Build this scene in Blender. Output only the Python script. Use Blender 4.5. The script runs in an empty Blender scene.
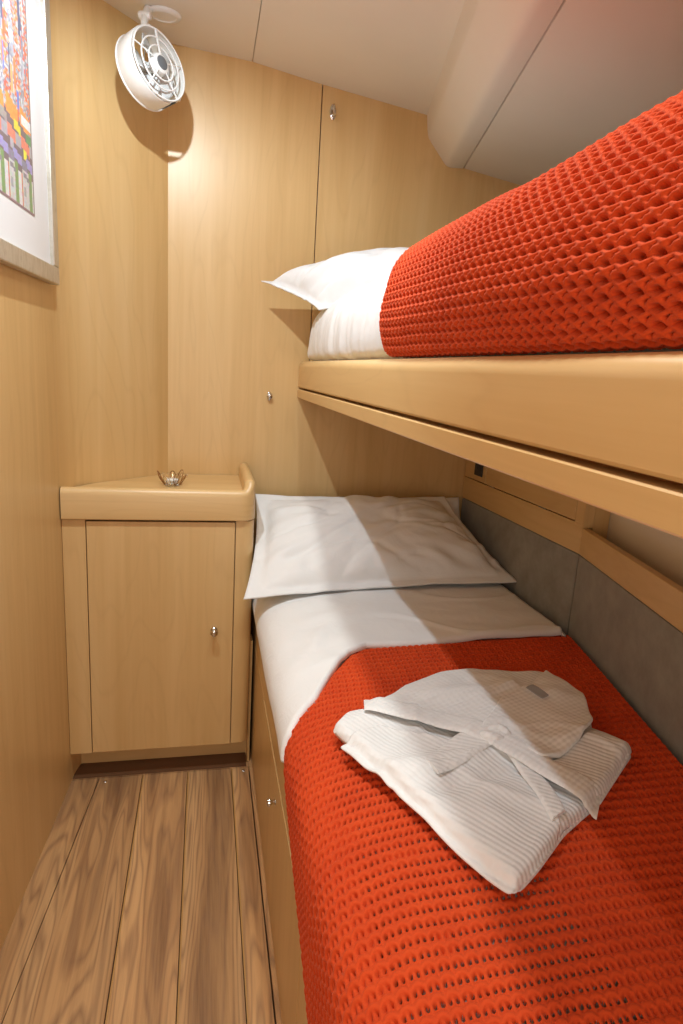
import bpy, bmesh, math, random
import numpy as np
from mathutils import Vector, Matrix, Euler, noise
PI = math.pi
rnd = random.Random(7)
sc = bpy.context.scene
C = sc.collection

# ------------------------------------------------------------------ helpers
def link(o, parent=None):
    C.objects.link(o)
    if parent is not None:
        o.parent = parent
        o.location = o.location - parent.location if False else o.location
    return o

def obj(name, bm, mat, parent=None, smooth=None, origin=None):
    """link a bmesh (world coordinates) as one mesh object"""
    if isinstance(bm, bmesh.types.BMesh):
        me = bpy.data.meshes.new(name)
        bm.normal_update()
        bm.to_mesh(me); bm.free()
    else:
        me = bm
    me.materials.append(mat)
    if smooth is not None:
        me.shade_smooth()
        if smooth > 0:
            me.set_sharp_from_angle(angle=math.radians(smooth))
    o = bpy.data.objects.new(name, me)
    C.objects.link(o)
    if parent is not None:
        o.parent = parent
        o.matrix_parent_inverse = parent.matrix_basis.inverted()
    return o

def thing(name, label, cat, loc=(0, 0, 0), group=None):
    o = bpy.data.objects.new(name, None); C.objects.link(o)
    o.empty_display_size = .05
    o.location = loc
    o['label'] = label; o['category'] = cat
    if group: o['group'] = group
    return o

def tag(o, label, cat, group=None):
    o['label'] = label; o['category'] = cat
    if group: o['group'] = group
    return o

def struct(name, bm, mat, smooth=None):
    o = obj(name, bm, mat, None, smooth); o['kind'] = 'structure'; return o

def B(): return bmesh.new()

def box(bm, x0, x1, y0, y1, z0, z1, bev=0, seg=2):
    t = bmesh.new()
    bmesh.ops.create_cube(t, size=1)
    for v in t.verts:
        v.co = Vector(((x0+x1)/2 + v.co.x*(x1-x0), (y0+y1)/2 + v.co.y*(y1-y0), (z0+z1)/2 + v.co.z*(z1-z0)))
    if bev: bmesh.ops.bevel(t, geom=t.edges[:], offset=bev, segments=seg, profile=.5, affect='EDGES')
    merge(bm, t); return bm

def merge(bm, t, mat=None):
    me = bpy.data.meshes.new('tmp'); t.to_mesh(me); t.free()
    if mat is not None: me.transform(mat)
    bm.from_mesh(me); bpy.data.meshes.remove(me)

def prism(bm, poly, z0, z1, bev=0, seg=2, only=None):
    """extrude plan polygon (x,y) between heights"""
    t = bmesh.new()
    vs = [t.verts.new((x, y, z0)) for x, y in poly]
    f = t.faces.new(vs)
    r = bmesh.ops.extrude_face_region(t, geom=[f])
    for v in r['geom']:
        if isinstance(v, bmesh.types.BMVert): v.co.z = z1
    bmesh.ops.recalc_face_normals(t, faces=t.faces[:])
    if bev:
        ed = t.edges[:]
        if only == 'top': ed = [e for e in ed if all(abs(v.co.z-z1) < 1e-6 for v in e.verts)]
        if only == 'flat': ed = [e for e in ed if abs(e.verts[0].co.z-e.verts[1].co.z) < 1e-6]
        bmesh.ops.bevel(t, geom=ed, offset=bev, segments=seg, profile=.5, affect='EDGES')
    merge(bm, t); return bm

def slab(bm, quad, n, th, bev=0):
    """thin slab from 4 corner points (face side) with thickness th along -n"""
    t = bmesh.new(); n = Vector(n).normalized()
    a = [t.verts.new(Vector(p)) for p in quad]
    b = [t.verts.new(Vector(p)-n*th) for p in quad]
    t.faces.new(a); t.faces.new(b[::-1])
    for i in range(4):
        j = (i+1) % 4
        t.faces.new((a[i], b[i], b[j], a[j]))
    bmesh.ops.recalc_face_normals(t, faces=t.faces[:])
    if bev: bmesh.ops.bevel(t, geom=t.edges[:], offset=bev, segments=2, profile=.5, affect='EDGES')
    merge(bm, t); return bm

def tube(bm, pts, r, seg=8, closed=False, caps=True):
    pts = [Vector(p) for p in pts]; n = len(pts)
    rs = r if isinstance(r, (list, tuple)) else [r]*n
    rings = []; up = None
    for i, p in enumerate(pts):
        if closed: d = pts[(i+1) % n]-pts[i-1]
        else: d = pts[min(i+1, n-1)]-pts[max(i-1, 0)]
        d.normalize()
        if up is None:
            up = Vector((0, 0, 1)) if abs(d.z) < .9 else Vector((1, 0, 0))
        a = d.cross(up); a.normalize(); b = a.cross(d); up = b
        rings.append([bm.verts.new(p + rs[i]*(math.cos(2*PI*k/seg)*a + math.sin(2*PI*k/seg)*b)) for k in range(seg)])
    m = n if closed else n-1
    for i in range(m):
        A, Bq = rings[i], rings[(i+1) % n]
        for k in range(seg):
            bm.faces.new((A[k], A[(k+1) % seg], Bq[(k+1) % seg], Bq[k]))
    if caps and not closed:
        bm.faces.new(rings[0][::-1]); bm.faces.new(rings[-1])
    return bm

def lathe(bm, prof, seg=32, M=None):
    t = bmesh.new(); rings = []
    for r, z in prof:
        if r < 1e-6: rings.append([t.verts.new((0, 0, z))])
        else: rings.append([t.verts.new((r*math.cos(2*PI*k/seg), r*math.sin(2*PI*k/seg), z)) for k in range(seg)])
    for A, Bq in zip(rings, rings[1:]):
        for k in range(seg):
            k2 = (k+1) % seg
            if len(A) == 1 and len(Bq) == 1: continue
            if len(A) == 1: t.faces.new((A[0], Bq[k], Bq[k2]))
            elif len(Bq) == 1: t.faces.new((A[k], Bq[0], A[k2]))
            else: t.faces.new((A[k], A[k2], Bq[k2], Bq[k]))
    bmesh.ops.recalc_face_normals(t, faces=t.faces[:])
    merge(bm, t, M); return bm

def axes(origin, n, up=(0, 0, 1)):
    n = Vector(n).normalized(); x = Vector(up).cross(n); x.normalize(); y = n.cross(x)
    return Matrix.Translation(Vector(origin)) @ Matrix((x, y, n)).transposed().to_4x4()

def gridmesh(P, name='grid', keep=None, closed_u=False):
    """P: (nu,nv,3) array -> mesh of quads"""
    nu, nv = P.shape[:2]
    idx = np.arange(nu*nv).reshape(nu, nv)
    q = np.stack([idx[:-1, :-1], idx[1:, :-1], idx[1:, 1:], idx[:-1, 1:]], -1)
    q = q.reshape(-1, 4)
    if keep is not None: q = q[keep.reshape(-1)]
    me = bpy.data.meshes.new(name)
    me.vertices.add(nu*nv); me.vertices.foreach_set('co', P.reshape(-1).astype(np.float32))
    me.loops.add(q.size); me.loops.foreach_set('vertex_index', q.reshape(-1).astype(np.int32))
    me.polygons.add(len(q))
    me.polygons.foreach_set('loop_start', np.arange(0, q.size, 4, dtype=np.int32))
    me.update(calc_edges=True); me.validate()
    return me

def interp(x, xs, ys): return np.interp(x, xs, ys)

# smooth value noise in numpy (for cloth)
def vnoise(x, y, seed=0):
    r = np.random.RandomState(seed); T = r.rand(64, 64)
    xi = np.floor(x).astype(int); yi = np.floor(y).astype(int)
    fx = x-xi; fy = y-yi
    fx = fx*fx*(3-2*fx); fy = fy*fy*(3-2*fy)
    a = T[xi % 64, yi % 64]; b = T[(xi+1) % 64, yi % 64]; c = T[xi % 64, (yi+1) % 64]; d = T[(xi+1) % 64, (yi+1) % 64]
    return (a*(1-fx)+b*fx)*(1-fy)+(c*(1-fx)+d*fx)*fy-.5

# ------------------------------------------------------------------ materials
def newmat(name):
    m = bpy.data.materials.new(name); m.use_nodes = True
    nt = m.node_tree; b = nt.nodes['Principled BSDF']
    return m, nt, b
def N(nt, t, **k):
    n = nt.nodes.new(t)
    for a, v in k.items(): setattr(n, a, v)
    return n
def ramp(nt, fac, stops, interp_='LINEAR'):
    r = N(nt, 'ShaderNodeValToRGB'); r.color_ramp.interpolation = interp_
    el = r.color_ramp.elements
    while len(el) < len(stops): el.new(.5)
    for e, (p, c) in zip(el, stops): e.position = p; e.color = (*c, 1)
    nt.links.new(fac, r.inputs[0]); return r.outputs[0]
def mapped(nt, rot=(0, 0, 0), scale=(1, 1, 1), src='Object'):
    tc = N(nt, 'ShaderNodeTexCoord'); mp = N(nt, 'ShaderNodeMapping')
    mp.inputs['Rotation'].default_value = rot; mp.inputs['Scale'].default_value = scale
    nt.links.new(tc.outputs[src], mp.inputs[0]); return mp.outputs[0]
def noise_(nt, vec, scale, detail=4, rough=.5, dist=0):
    n = N(nt, 'ShaderNodeTexNoise'); n.inputs['Scale'].default_value = scale
    n.inputs['Detail'].default_value = detail; n.inputs['Roughness'].default_value = rough
    n.inputs['Distortion'].default_value = dist
    nt.links.new(vec, n.inputs['Vector']); return n.outputs[0]
def mixc(nt, fac, a, b, mode='MIX'):
    n = N(nt, 'ShaderNodeMix', data_type='RGBA', blend_type=mode)
    for inp, v in ((0, fac), (6, a), (7, b)):
        if hasattr(v, 'default_value') or isinstance(v, bpy.types.NodeSocket): nt.links.new(v, n.inputs[inp])
        else: n.inputs[inp].default_value = v if inp == 0 else (*v, 1)
    return n.outputs[2]
def math_(nt, op, a, b=None, c=None):
    n = N(nt, 'ShaderNodeMath', operation=op)
    for i, v in enumerate((a, b, c)):
        if v is None: continue
        if isinstance(v, bpy.types.NodeSocket): nt.links.new(v, n.inputs[i])
        else: n.inputs[i].default_value = v
    return n.outputs[0]
def bump(nt, b, h, strength=.3, dist=.001):
    n = N(nt, 'ShaderNodeBump'); n.inputs['Strength'].default_value = strength; n.inputs['Distance'].default_value = dist
    nt.links.new(h, n.inputs['Height']); nt.links.new(n.outputs[0], b.inputs['Normal'])

def maple(name, axis='Z', rough=.38, tint=(1, 1, 1)):
    m, nt, b = newmat(name)
    sl = {'Z': (9, 9, .55), 'Y': (9, .55, 9), 'X': (.55, 9, 9)}[axis]
    sl2 = {'Z': (2.2, 2.2, .35), 'Y': (2.2, .35, 2.2), 'X': (.35, 2.2, 2.2)}[axis]
    sl3 = {'Z': (60, 60, 1.6), 'Y': (60, 1.6, 60), 'X': (1.6, 60, 60)}[axis]
    v1 = mapped(nt, (0, 0, 0), sl); v2 = mapped(nt, (0, 0, 0), sl2); v3 = mapped(nt, (0, 0, 0), sl3)
    n1 = noise_(nt, v1, 1.0, 5, .55, .4)
    n2 = noise_(nt, v2, 1.6, 3, .5, .3)
    # cathedral contours
    cont = math_(nt, 'FRACT', math_(nt, 'MULTIPLY', n2, 16.0))
    cont = math_(nt, 'ABSOLUTE', math_(nt, 'SUBTRACT', cont, .5))
    n3 = noise_(nt, v3, 1.0, 4, .6)
    t = lambda c: tuple(a*q for a, q in zip(c, tint))
    c1 = ramp(nt, n1, [(.25, t((.60, .370, .140))), (.5, t((.68, .440, .185))), (.75, t((.73, .50, .235)))])
    c2 = mixc(nt, math_(nt, 'MULTIPLY', ramp(nt, cont, [(.0, (1, 1, 1)), (.12, (0, 0, 0))]), .16), c1, t((.48, .28, .11)))
    c3 = mixc(nt, .12, c2, ramp(nt, n3, [(.3, t((.46, .27, .10))), (.65, t((.78, .57, .29)))]))
    nt.links.new(c3, b.inputs['Base Color'])
    b.inputs['Roughness'].default_value = rough
    b.inputs['Coat Weight'].default_value = .12; b.inputs['Coat Roughness'].default_value = .3
    bump(nt, b, n3, .05, .0006)
    return m

def plain(name, col, rough=.5, metal=0, **k):
    m, nt, b = newmat(name)
    b.inputs['Base Color'].default_value = (*col, 1); b.inputs['Roughness'].default_value = rough
    b.inputs['Metallic'].default_value = metal
    for a, v in k.items(): b.inputs[a.replace('_', ' ')].default_value = v
    v = mapped(nt); h = noise_(nt, v, 220, 3)
    bump(nt, b, h, .04, .0005)
    return m

M = {}
M['mapleZ'] = maple('maple_upright_grain', 'Z')
M['mapleY'] = maple('maple_lengthwise_grain', 'Y')
M['mapleX'] = maple('maple_crosswise_grain', 'X')

def walnut():
    m, nt, b = newmat('walnut_plank_floor')
    tc = N(nt, 'ShaderNodeTexCoord'); sep = N(nt, 'ShaderNodeSeparateXYZ'); nt.links.new(tc.outputs['Object'], sep.inputs[0])
    # plank number
    pl = math_(nt, 'FLOOR', math_(nt, 'DIVIDE', math_(nt, 'ADD', sep.outputs[0], .18), .14))
    cmb = N(nt, 'ShaderNodeCombineXYZ')
    nt.links.new(math_(nt, 'MULTIPLY', sep.outputs[0], 8.5), cmb.inputs[0])
    nt.links.new(math_(nt, 'ADD', math_(nt, 'MULTIPLY', sep.outputs[1], .75), math_(nt, 'MULTIPLY', pl, 3.7)), cmb.inputs[1])
    nt.links.new(math_(nt, 'MULTIPLY', pl, 1.31), cmb.inputs[2])
    n2 = noise_(nt, cmb.outputs[0], 1.5, 2, .4, .2)
    cont = math_(nt, 'FRACT', math_(nt, 'MULTIPLY', n2, 15.0))
    cont = math_(nt, 'ABSOLUTE', math_(nt, 'SUBTRACT', cont, .5))
    cm2 = N(nt, 'ShaderNodeCombineXYZ')
    nt.links.new(math_(nt, 'MULTIPLY', sep.outputs[0], 55), cm2.inputs[0])
    nt.links.new(math_(nt, 'ADD', math_(nt, 'MULTIPLY', sep.outputs[1], 2.0), pl), cm2.inputs[1])
    n3 = noise_(nt, cm2.outputs[0], 1.3, 5, .65)
    base = ramp(nt, n2, [(.34, (.24, .115, .05)), (.5, (.60, .33, .14)), (.66, (.72, .43, .20))])
    c2 = mixc(nt, ramp(nt, cont, [(0, (.7, .7, .7)), (.3, (0, 0, 0))]), base, (.20, .095, .055))
    c3 = mixc(nt, .38, c2, ramp(nt, n3, [(.3, (.15, .075, .040)), (.6, (.56, .34, .16))]))
    hs = N(nt, 'ShaderNodeHueSaturation'); nt.links.new(c3, hs.inputs['Color'])
    wn = N(nt, 'ShaderNodeTexWhiteNoise', noise_dimensions='1D'); nt.links.new(pl, wn.inputs['W'])
    nt.links.new(math_(nt, 'ADD', math_(nt, 'MULTIPLY', wn.outputs['Value'], .3), .88), hs.inputs['Value'])
    nt.links.new(hs.outputs[0], b.inputs['Base Color'])
    b.inputs['Roughness'].default_value = .33
    b.inputs['Coat Weight'].default_value = .15; b.inputs['Coat Roughness'].default_value = .25
    bump(nt, b, n3, .08, .0006)
    return m
M['walnut'] = walnut()
M['walnut_dark'] = plain('dark_walnut_border', (.13, .06, .028), .35)
M['caulk'] = plain('plank_inlay', (.46, .25, .08), .5)
M['gap'] = plain('shadow_gap_black', (.03, .018, .01), .8)
M['steel'] = plain('polished_steel', (.62, .60, .57), .16, 1)
M['white_plastic'] = plain('white_plastic', (.82, .81, .78), .32)
M['clear_plastic'] = plain('milky_blade_plastic', (.74, .74, .73), .25, 0, Transmission_Weight=.2, IOR=1.3)
M['grey_plastic'] = plain('grey_hub_plastic', (.13, .14, .15), .5)
M['black_plastic'] = plain('black_plastic', (.012, .012, .014), .4)
M['mat_board'] = plain('white_mat_board', (.86, .87, .88), .6)
M['glass'] = plain('clear_glass', (1, 1, 1), .03, 0, Transmission_Weight=1.0, IOR=1.45)
M['bronze'] = plain('bronze_leaf', (.36, .20, .09), .3, 1)
M['wax'] = plain('white_wax', (.85, .83, .78), .4)

def ceilingmat():
    m, nt, b = newmat('cream_ceiling_vinyl')
    v = mapped(nt); n = noise_(nt, v, 3, 3); h = noise_(nt, v, 420, 4, .6)
    nt.links.new(ramp(nt, n, [(.3, (.76, .69, .59)), (.7, (.80, .73, .63))]), b.inputs['Base Color'])
    b.inputs['Roughness'].default_value = .55; bump(nt, b, h, .12, .0005); return m
M['ceiling'] = ceilingmat()

def suede():
    m, nt, b = newmat('grey_suede')
    v = mapped(nt); n = noise_(nt, v, 16, 5, .65); h = noise_(nt, v, 300, 4, .6)
    nt.links.new(ramp(nt, n, [(.3, (.215, .20, .17)), (.7, (.31, .29, .25))]), b.inputs['Base Color'])
    b.inputs['Roughness'].default_value = .95; b.inputs['Sheen Weight'].default_value = .25
    bump(nt, b, h, .3, .0008); return m
M['suede'] = suede()

def cotton():
    m, nt, b = newmat('white_cotton')
    v = mapped(nt); h = noise_(nt, v, 900, 2, .5); w = noise_(nt, v, 17, 4, .55, 1.2)
    b.inputs['Base Color'].default_value = (.84, .84, .84, 1)
    b.inputs['Roughness'].default_value = .85; b.inputs['Sheen Weight'].default_value = .1
    bump(nt, b, math_(nt, 'ADD', math_(nt, 'MULTIPLY', h, .1), w), .5, .004); return m
M['cotton'] = cotton()

def waffle(name, rot):
    m, nt, b = newmat(name)
    v = mapped(nt, (0, 0, rot))
    sep = N(nt, 'ShaderNodeSeparateXYZ'); nt.links.new(v, sep.inputs[0])
    k = 2*PI/.0095
    sx = math_(nt, 'SINE', math_(nt, 'MULTIPLY', sep.outputs[0], k*.75))
    sy = math_(nt, 'SINE', math_(nt, 'MULTIPLY', sep.outputs[1], k))
    h = math_(nt, 'ADD', math_(nt, 'MULTIPLY', sx, .6), sy)
    b.inputs['Base Color'].default_value = (.83, .83, .83, 1)
    b.inputs['Roughness'].default_value = .9; b.inputs['Sheen Weight'].default_value = .2
    bump(nt, b, h, .26, .0016); return m

def yarn():
    m, nt, b = newmat('orange_red_wool_yarn')
    v = mapped(nt); n = noise_(nt, v, 14, 3); h = noise_(nt, v, 650, 4, .65)
    nt.links.new(ramp(nt, n, [(.3, (.60, .052, .003)), (.7, (.68, .068, .005))]), b.inputs['Base Color'])
    b.inputs['Roughness'].default_value = .88
    b.inputs['Sheen Weight'].default_value = .30; b.inputs['Sheen Roughness'].default_value = .30
    b.inputs['Sheen Tint'].default_value = (1, .45, .30, 1)
    bump(nt, b, h, .5, .0012); return m
M['yarn'] = yarn()

def silverframe():
    m, nt, b = newmat('antique_silver_leaf')
    v = mapped(nt, (0, 0, 0), (1, 5, 1)); n = noise_(nt, v, 14, 6, .7)
    nt.links.new(ramp(nt, n, [(.35, (.50, .45, .36)), (.55, (.62, .58, .50)), (.7, (.36, .30, .22))]), b.inputs['Base Color'])
    b.inputs['Metallic'].default_value = .55; b.inputs['Roughness'].default_value = .4
    return m
M['silver'] = silverframe()

# ------------------------------------------------------------------ the place
YB = 2.20                                     # back wall
XL = lambda y: -.395 + .059*(y-1.84)          # left wall line
XH = lambda y: .99 if y > 1.44 else .984 - .21*(1.44-y)   # hull side (backrest face)

# floor: border all round, planked hatch let into it
hb = [(-.378-.0868*0, 1.088)]
def XHL(y): return -.312 - .0868*(1.849-y)*1.0
bm = B()
y0, y1 = -.55, 1.85
prism(bm, [(XL(y0)-.01, y0-.05), (XHL(y0)-.003, y0-.05), (XHL(y1)-.003, y1), (XL(y1)-.01, y1)], -.03, 0)
prism(bm, [(XL(y1)-.01, y1+.0025), (.19, y1+.0025), (.19, 2.0), (XL(y1)-.01, 2.0)], -.03, .001)
prism(bm, [(.158, -.6), (.19, -.6), (.19, y1+.0025), (.158, y1+.0025)], -.03, 0)
box(bm, -.6, 1.1, -.65, 2.25, -.06, -.03)
struct('floor', bm, M['walnut'])
fh = thing('floor_hatch', 'walnut plank floor panel filling the gangway between left wall and bunk', 'floor panel', (-.1, .65, 0))
xs = [None, -.18, -.04, .10, .155]
bm = B()
e = .0030
prism(bm, [(XHL(y0), y0), (-.18-e, y0), (-.18-e, y1), (XHL(y1), y1)], -.02, 0)
for a, b_ in ((-.18, -.04), (-.04, .10), (.10, .157)):
    prism(bm, [(a+e, y0), (b_-e, y0), (b_-e, y1), (a+e, y1)], -.02, 0)
obj('plank', bm, M['walnut'], fh)
bm = B()
for a in (-.18, -.04, .10): box(bm, a-e+.0022, a+e, y0, y1, -.02, -.0008)
obj('inlay_strip', bm, M['caulk'], fh)
for (sx, sy) in ((-.292, 1.832), (.138, 1.835)):
    bm = B(); lathe(bm, [(0, .0022), (.0035, .002), (.0055, .0002), (.0055, -.002)], 16, Matrix.Translation((sx, sy, 0)))
    obj('screw', bm, M['steel'], fh, 40)

# left wall, angled corner, back wall
bm = B()
def wallquad(bm, a, b_, z0, z1, th, inn):
    d = Vector((b_[0]-a[0], b_[1]-a[1], 0)).normalized(); n = Vector((-d.y, d.x, 0))*inn
    slab(bm, [(a[0], a[1], z0), (b_[0], b_[1], z0), (b_[0], b_[1], z1), (a[0], a[1], z1)], n, th)
wallquad(bm, (XL(-.6), -.6), (XL(1.8455), 1.8455), -.03, 2.4, .03, -1)
struct('wall_left', bm, M['mapleZ'])
bm = B()
cpts = [(XL(1.8455), 1.8455), (-.3915, 1.87), (-.386, 1.895), (-.3775, 1.92), (-.366, 1.943), (-.3505, 1.965), (-.3265, 1.992), (-.123, 2.2)]
wv_ = [[bm.verts.new((x, y, z)) for x, y in cpts] for z in (-.03, 2.4)]
for i in range(len(cpts)-1): bm.faces.new((wv_[0][i], wv_[0][i+1], wv_[1][i+1], wv_[1][i]))
bk_ = [[bm.verts.new((x, y, z)) for x, y in ((XL(1.8455)-.03, 1.8455), (-.40, 2.03), (-.16, 2.23))] for z in (-.03, 2.4)]
for i in range(2): bm.faces.new((bk_[0][i], bk_[1][i], bk_[1][i+1], bk_[0][i+1]))
bmesh.ops.recalc_face_normals(bm, faces=bm.faces[:])
struct('wall_corner', bm, M['mapleZ'], 16)
bm = B(); prism(bm, [(-.16, YB), (.348, YB), (.348, YB+.03), (-.16, YB+.03)], -.03, 2.4); box(bm, .348, 1.35, YB, YB+.03, -.03, 1.2198)
struct('wall_back', bm, M['mapleZ'])
bm = B(); box(bm, .3515, 1.35, YB, YB+.03, 1.22, 2.4, .0008)
box(bm, .33, .37, YB+.03, YB+.04, -.03, 2.4)
struct('wall_back_panel', bm, M['mapleZ']).name = 'wall_back_right'
bm = B(); box(bm, -.62, 1.3, -.64, -.6, -.03, 2.4)
struct('wall_front', bm, M['mapleZ'])

# hull side wall (behind backrest, lockers, open shelf)
def hull(off, z0, z1, bm, th=.02):
    a = (1.0+off, 2.2); k = (.99+off, 1.44); c = (.99-.21*2.04+off, -.6)
    wallquad(bm, a, k, z0, z1, th, 1) if False else None
    for p, q in ((a, k), (k, c)):
        d = Vector((q[0]-p[0], q[1]-p[1], 0)).normalized(); n = Vector((d.y, -d.x, 0))
        if n.x > 0: n = -n
        slab(bm, [(p[0], p[1], z0), (q[0], q[1], z0), (q[0], q[1], z1), (p[0], p[1], z1)], n, th)
bm = B(); hull(.075, -.03, 1.30, bm)
struct('wall_right', bm, M['ceiling'])
bm = B(); hull(.22, 1.25, 2.1, bm)
box(bm, .5, 1.3, -.6, 2.2, 1.20, 1.205) if False else None
struct('wall_right_upper', bm, M['ceiling'])

# ceiling: main panels, stepped beam and low soffit following the hull side
def xa(y): return .702 - .21*(2.2-y)
bm = B()
zc = lambda x: float(np.interp(x, [-.62, -.12, .129, .354, .608, .702], [2.245, 2.229, 2.216, 2.185, 2.157, 2.146]))
def ceilpanel(bm, f0, f1, nseg, f0s, f1s):
    ys = [-.64, 2.22]
    rows = []
    for y in ys:
        rows.append([(f0(y)+(f1(y)-f0(y))*i/nseg, y, None) for i in range(nseg+1)])
    ref = [f0s+(f1s-f0s)*i/nseg for i in range(nseg+1)]
    t = bmesh.new()
    v = [[t.verts.new((p[0], p[1], zc(ref[i]))) for i, p in enumerate(r)] for r in rows]
    for i in range(nseg): t.faces.new((v[0][i], v[1][i], v[1][i+1], v[0][i+1]))
    g = bmesh.ops.extrude_face_region(t, geom=t.faces[:])
    for q in g['geom']:
        if isinstance(q, bmesh.types.BMVert): q.co.z += .02
    bmesh.ops.recalc_face_normals(t, faces=t.faces[:])
    merge(bm, t)
ceilpanel(bm, lambda y: -.62, lambda y: .1265, 8, -.62, .127)
ceilpanel(bm, lambda y: .1285, lambda y: xa(y), 8, .129, .702)
box(bm, .11, .15, -.64, 2.22, 2.236, 2.245)
struct('ceiling', bm, M['ceiling'], 20)
# beam
def hullstrip(pts, mat, name, smooth=30):
    bm = B(); t = bm
    rows = []
    for y in (-.64, 2.2):
        dx = -.21*(2.2-y)
        rows.append([t.verts.new((x+dx, y, z)) for x, z in pts])
    for i in range(len(pts)-1):
        t.faces.new((rows[0][i], rows[1][i], rows[1][i+1], rows[0][i+1]))
    return struct(name, bm, mat, smooth)
arc = [(.702, 2.25), (.702, 2.146), (.7035, 2.143), (.708, 2.105), (.712, 2.085), (.716, 2.077), (.722, 2.070), (.775, 2.012), (.784, 2.004), (.794, 2.0), (.806, 1.999), (.838, 2.001), (.845, 2.0015), (.8465, 2.006), (.8465, 2.03)]
hullstrip(arc, M['ceiling'], 'trim_1', 60)
hullstrip([(.849, 2.03), (.849, 2.006), (.8505, 2.0025), (1.06, 1.975), (1.35, 1.93)], M['ceiling'], 'trim_2')

# ------------------------------------------------------------------ corner cabinet
cab = thing('corner_cabinet', 'maple corner cabinet with one door and a round steel knob', 'cabinet', (-.12, 1.9, 0))
YF = 1.84
bm = B()
box(bm, -.394, -.331, YF, YF+.018, .098, .846, .001)                      # left stile
box(bm, -.37, .13, YF+.019, YF+.03, .105, .84)
box(bm, -.37, .13, YF+.019, 1.94, .098, .104)
obj('carcass', bm, M['mapleZ'], cab)
bm = B(); box(bm, -.3285, .0915, YF-.001, YF+.017, .100, .842, .0012)
dr = obj('door', bm, M['mapleZ'], cab)
bm = B(); lathe(bm, [(0, .030), (.007, .0295), (.0105, .027), (.012, .0225), (.0105, .018), (.0055, .013), (.005, .006), (.0095, .003), (.011, 0)], 28, axes((.035, YF-.0012, .498), (0, -1, 0), (0, 0, 1)))
kb = obj('knob', bm, M['steel'], dr, 40)
# rounded right corner post running to the back wall
bm = B()
pts = [(.0945, YF), (.118, YF)]
for k in range(1, 9):
    a = PI/2*k/8; pts.append((.118+.032*math.sin(a), YF+.032-.032*math.cos(a)))
pts += [(.150, YB-.002), (.13, YB-.002), (.13, YF+.03), (.0945, YF+.02)]
prism(bm, pts, .102, .846, .012, 3, None) if False else prism(bm, pts, .102, .846)
obj('corner_post', bm, M['mapleZ'], cab, 40)
bm = B(); box(bm, -.38, .158, 1.918, 1.935, .0015, .098)
box(bm, .1515, .159, 1.88, 1.93, .002, .44)
obj('toe_kick', bm, M['mapleX'], cab)
bm = B(); prism(bm, [(XL(1.86)+.002, 1.8545), (.1485, 1.8545), (.1485, 1.9175), (XL(1.9)+.002, 1.9175)], .001, .012)
for v in bm.verts:
    if v.co.y < 1.86 and v.co.z > .005: v.co.z = .004
obj('threshold_strip', bm, M['walnut_dark'], cab)
# countertop: rounded front lip, flat recessed top, raised fiddle at the right
bm = B()
prof = []                                                   # (distance inwards from front, z)
prof += [(.018, .8485), (.004, .8485)]
for k in range(0, 6): a = PI/2*k/5; prof.append((.004-.004*math.sin(a)-.000, .8525-.004*math.cos(a)))
for k in range(0, 13):
    a = PI*k/12; prof.append((.016-.016*math.cos(a), .925+.015*math.sin(a)) if False else (.017-.017*math.cos(a), .920+.020*math.sin(a)))
prof.append((.035, .925))
def frontpath(d):
    """front edge path offset inwards by d, left to right then round the corner to the back wall"""
    yf = 1.828; R_ = .046
    P = [(XL(1.83)+.003, yf+d)]
    P += [(-.30+.05*k, yf+d) for k in range(0, 8)]
    cx, cy = .148-R_+.004, yf+R_
    for k in range(0, 11):
        a = PI/2*k/10; r = max(R_-d, .004); P.append((cx+r*math.sin(a), cy-r*math.cos(a)))
    P += [(cx+max(R_-d, .004), YB-.003)]
    return P
rows = []
for d, z in prof:
    fp = frontpath(d); n = len(fp); row = []
    for i, (x, y) in enumerate(fp):
        lift = 0
        if z > .9:                                           # fiddle rises round the corner
            s = min(1, max(0, (i-11)/6.)); lift = .030*(s*s*(3-2*s))
            if d > .034: lift = 0
        row.append(bm.verts.new((x, y, z+lift)))
    rows.append(row)
for A, Bq in zip(rows, rows[1:]):
    for i in range(len(A)-1): bm.faces.new((A[i], A[i+1], Bq[i+1], Bq[i]))
last = rows[-1]
bk = [bm.verts.new(p) for p in ((-.124, YB-.003, .925), (-.3265, 1.990, .925), (-.385, 1.905, .925))]
bm.faces.new([*last, *bk])
first = rows[0]
bmesh.ops.recalc_face_normals(bm, faces=bm.faces[:])
obj('countertop', bm, M['mapleX'], cab, 50)
bm = B()
box(bm, -.385, .135, YF+.004, 1.93, .8462, .8480)
obj('shadow_gap', bm, M['gap'], cab)

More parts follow.
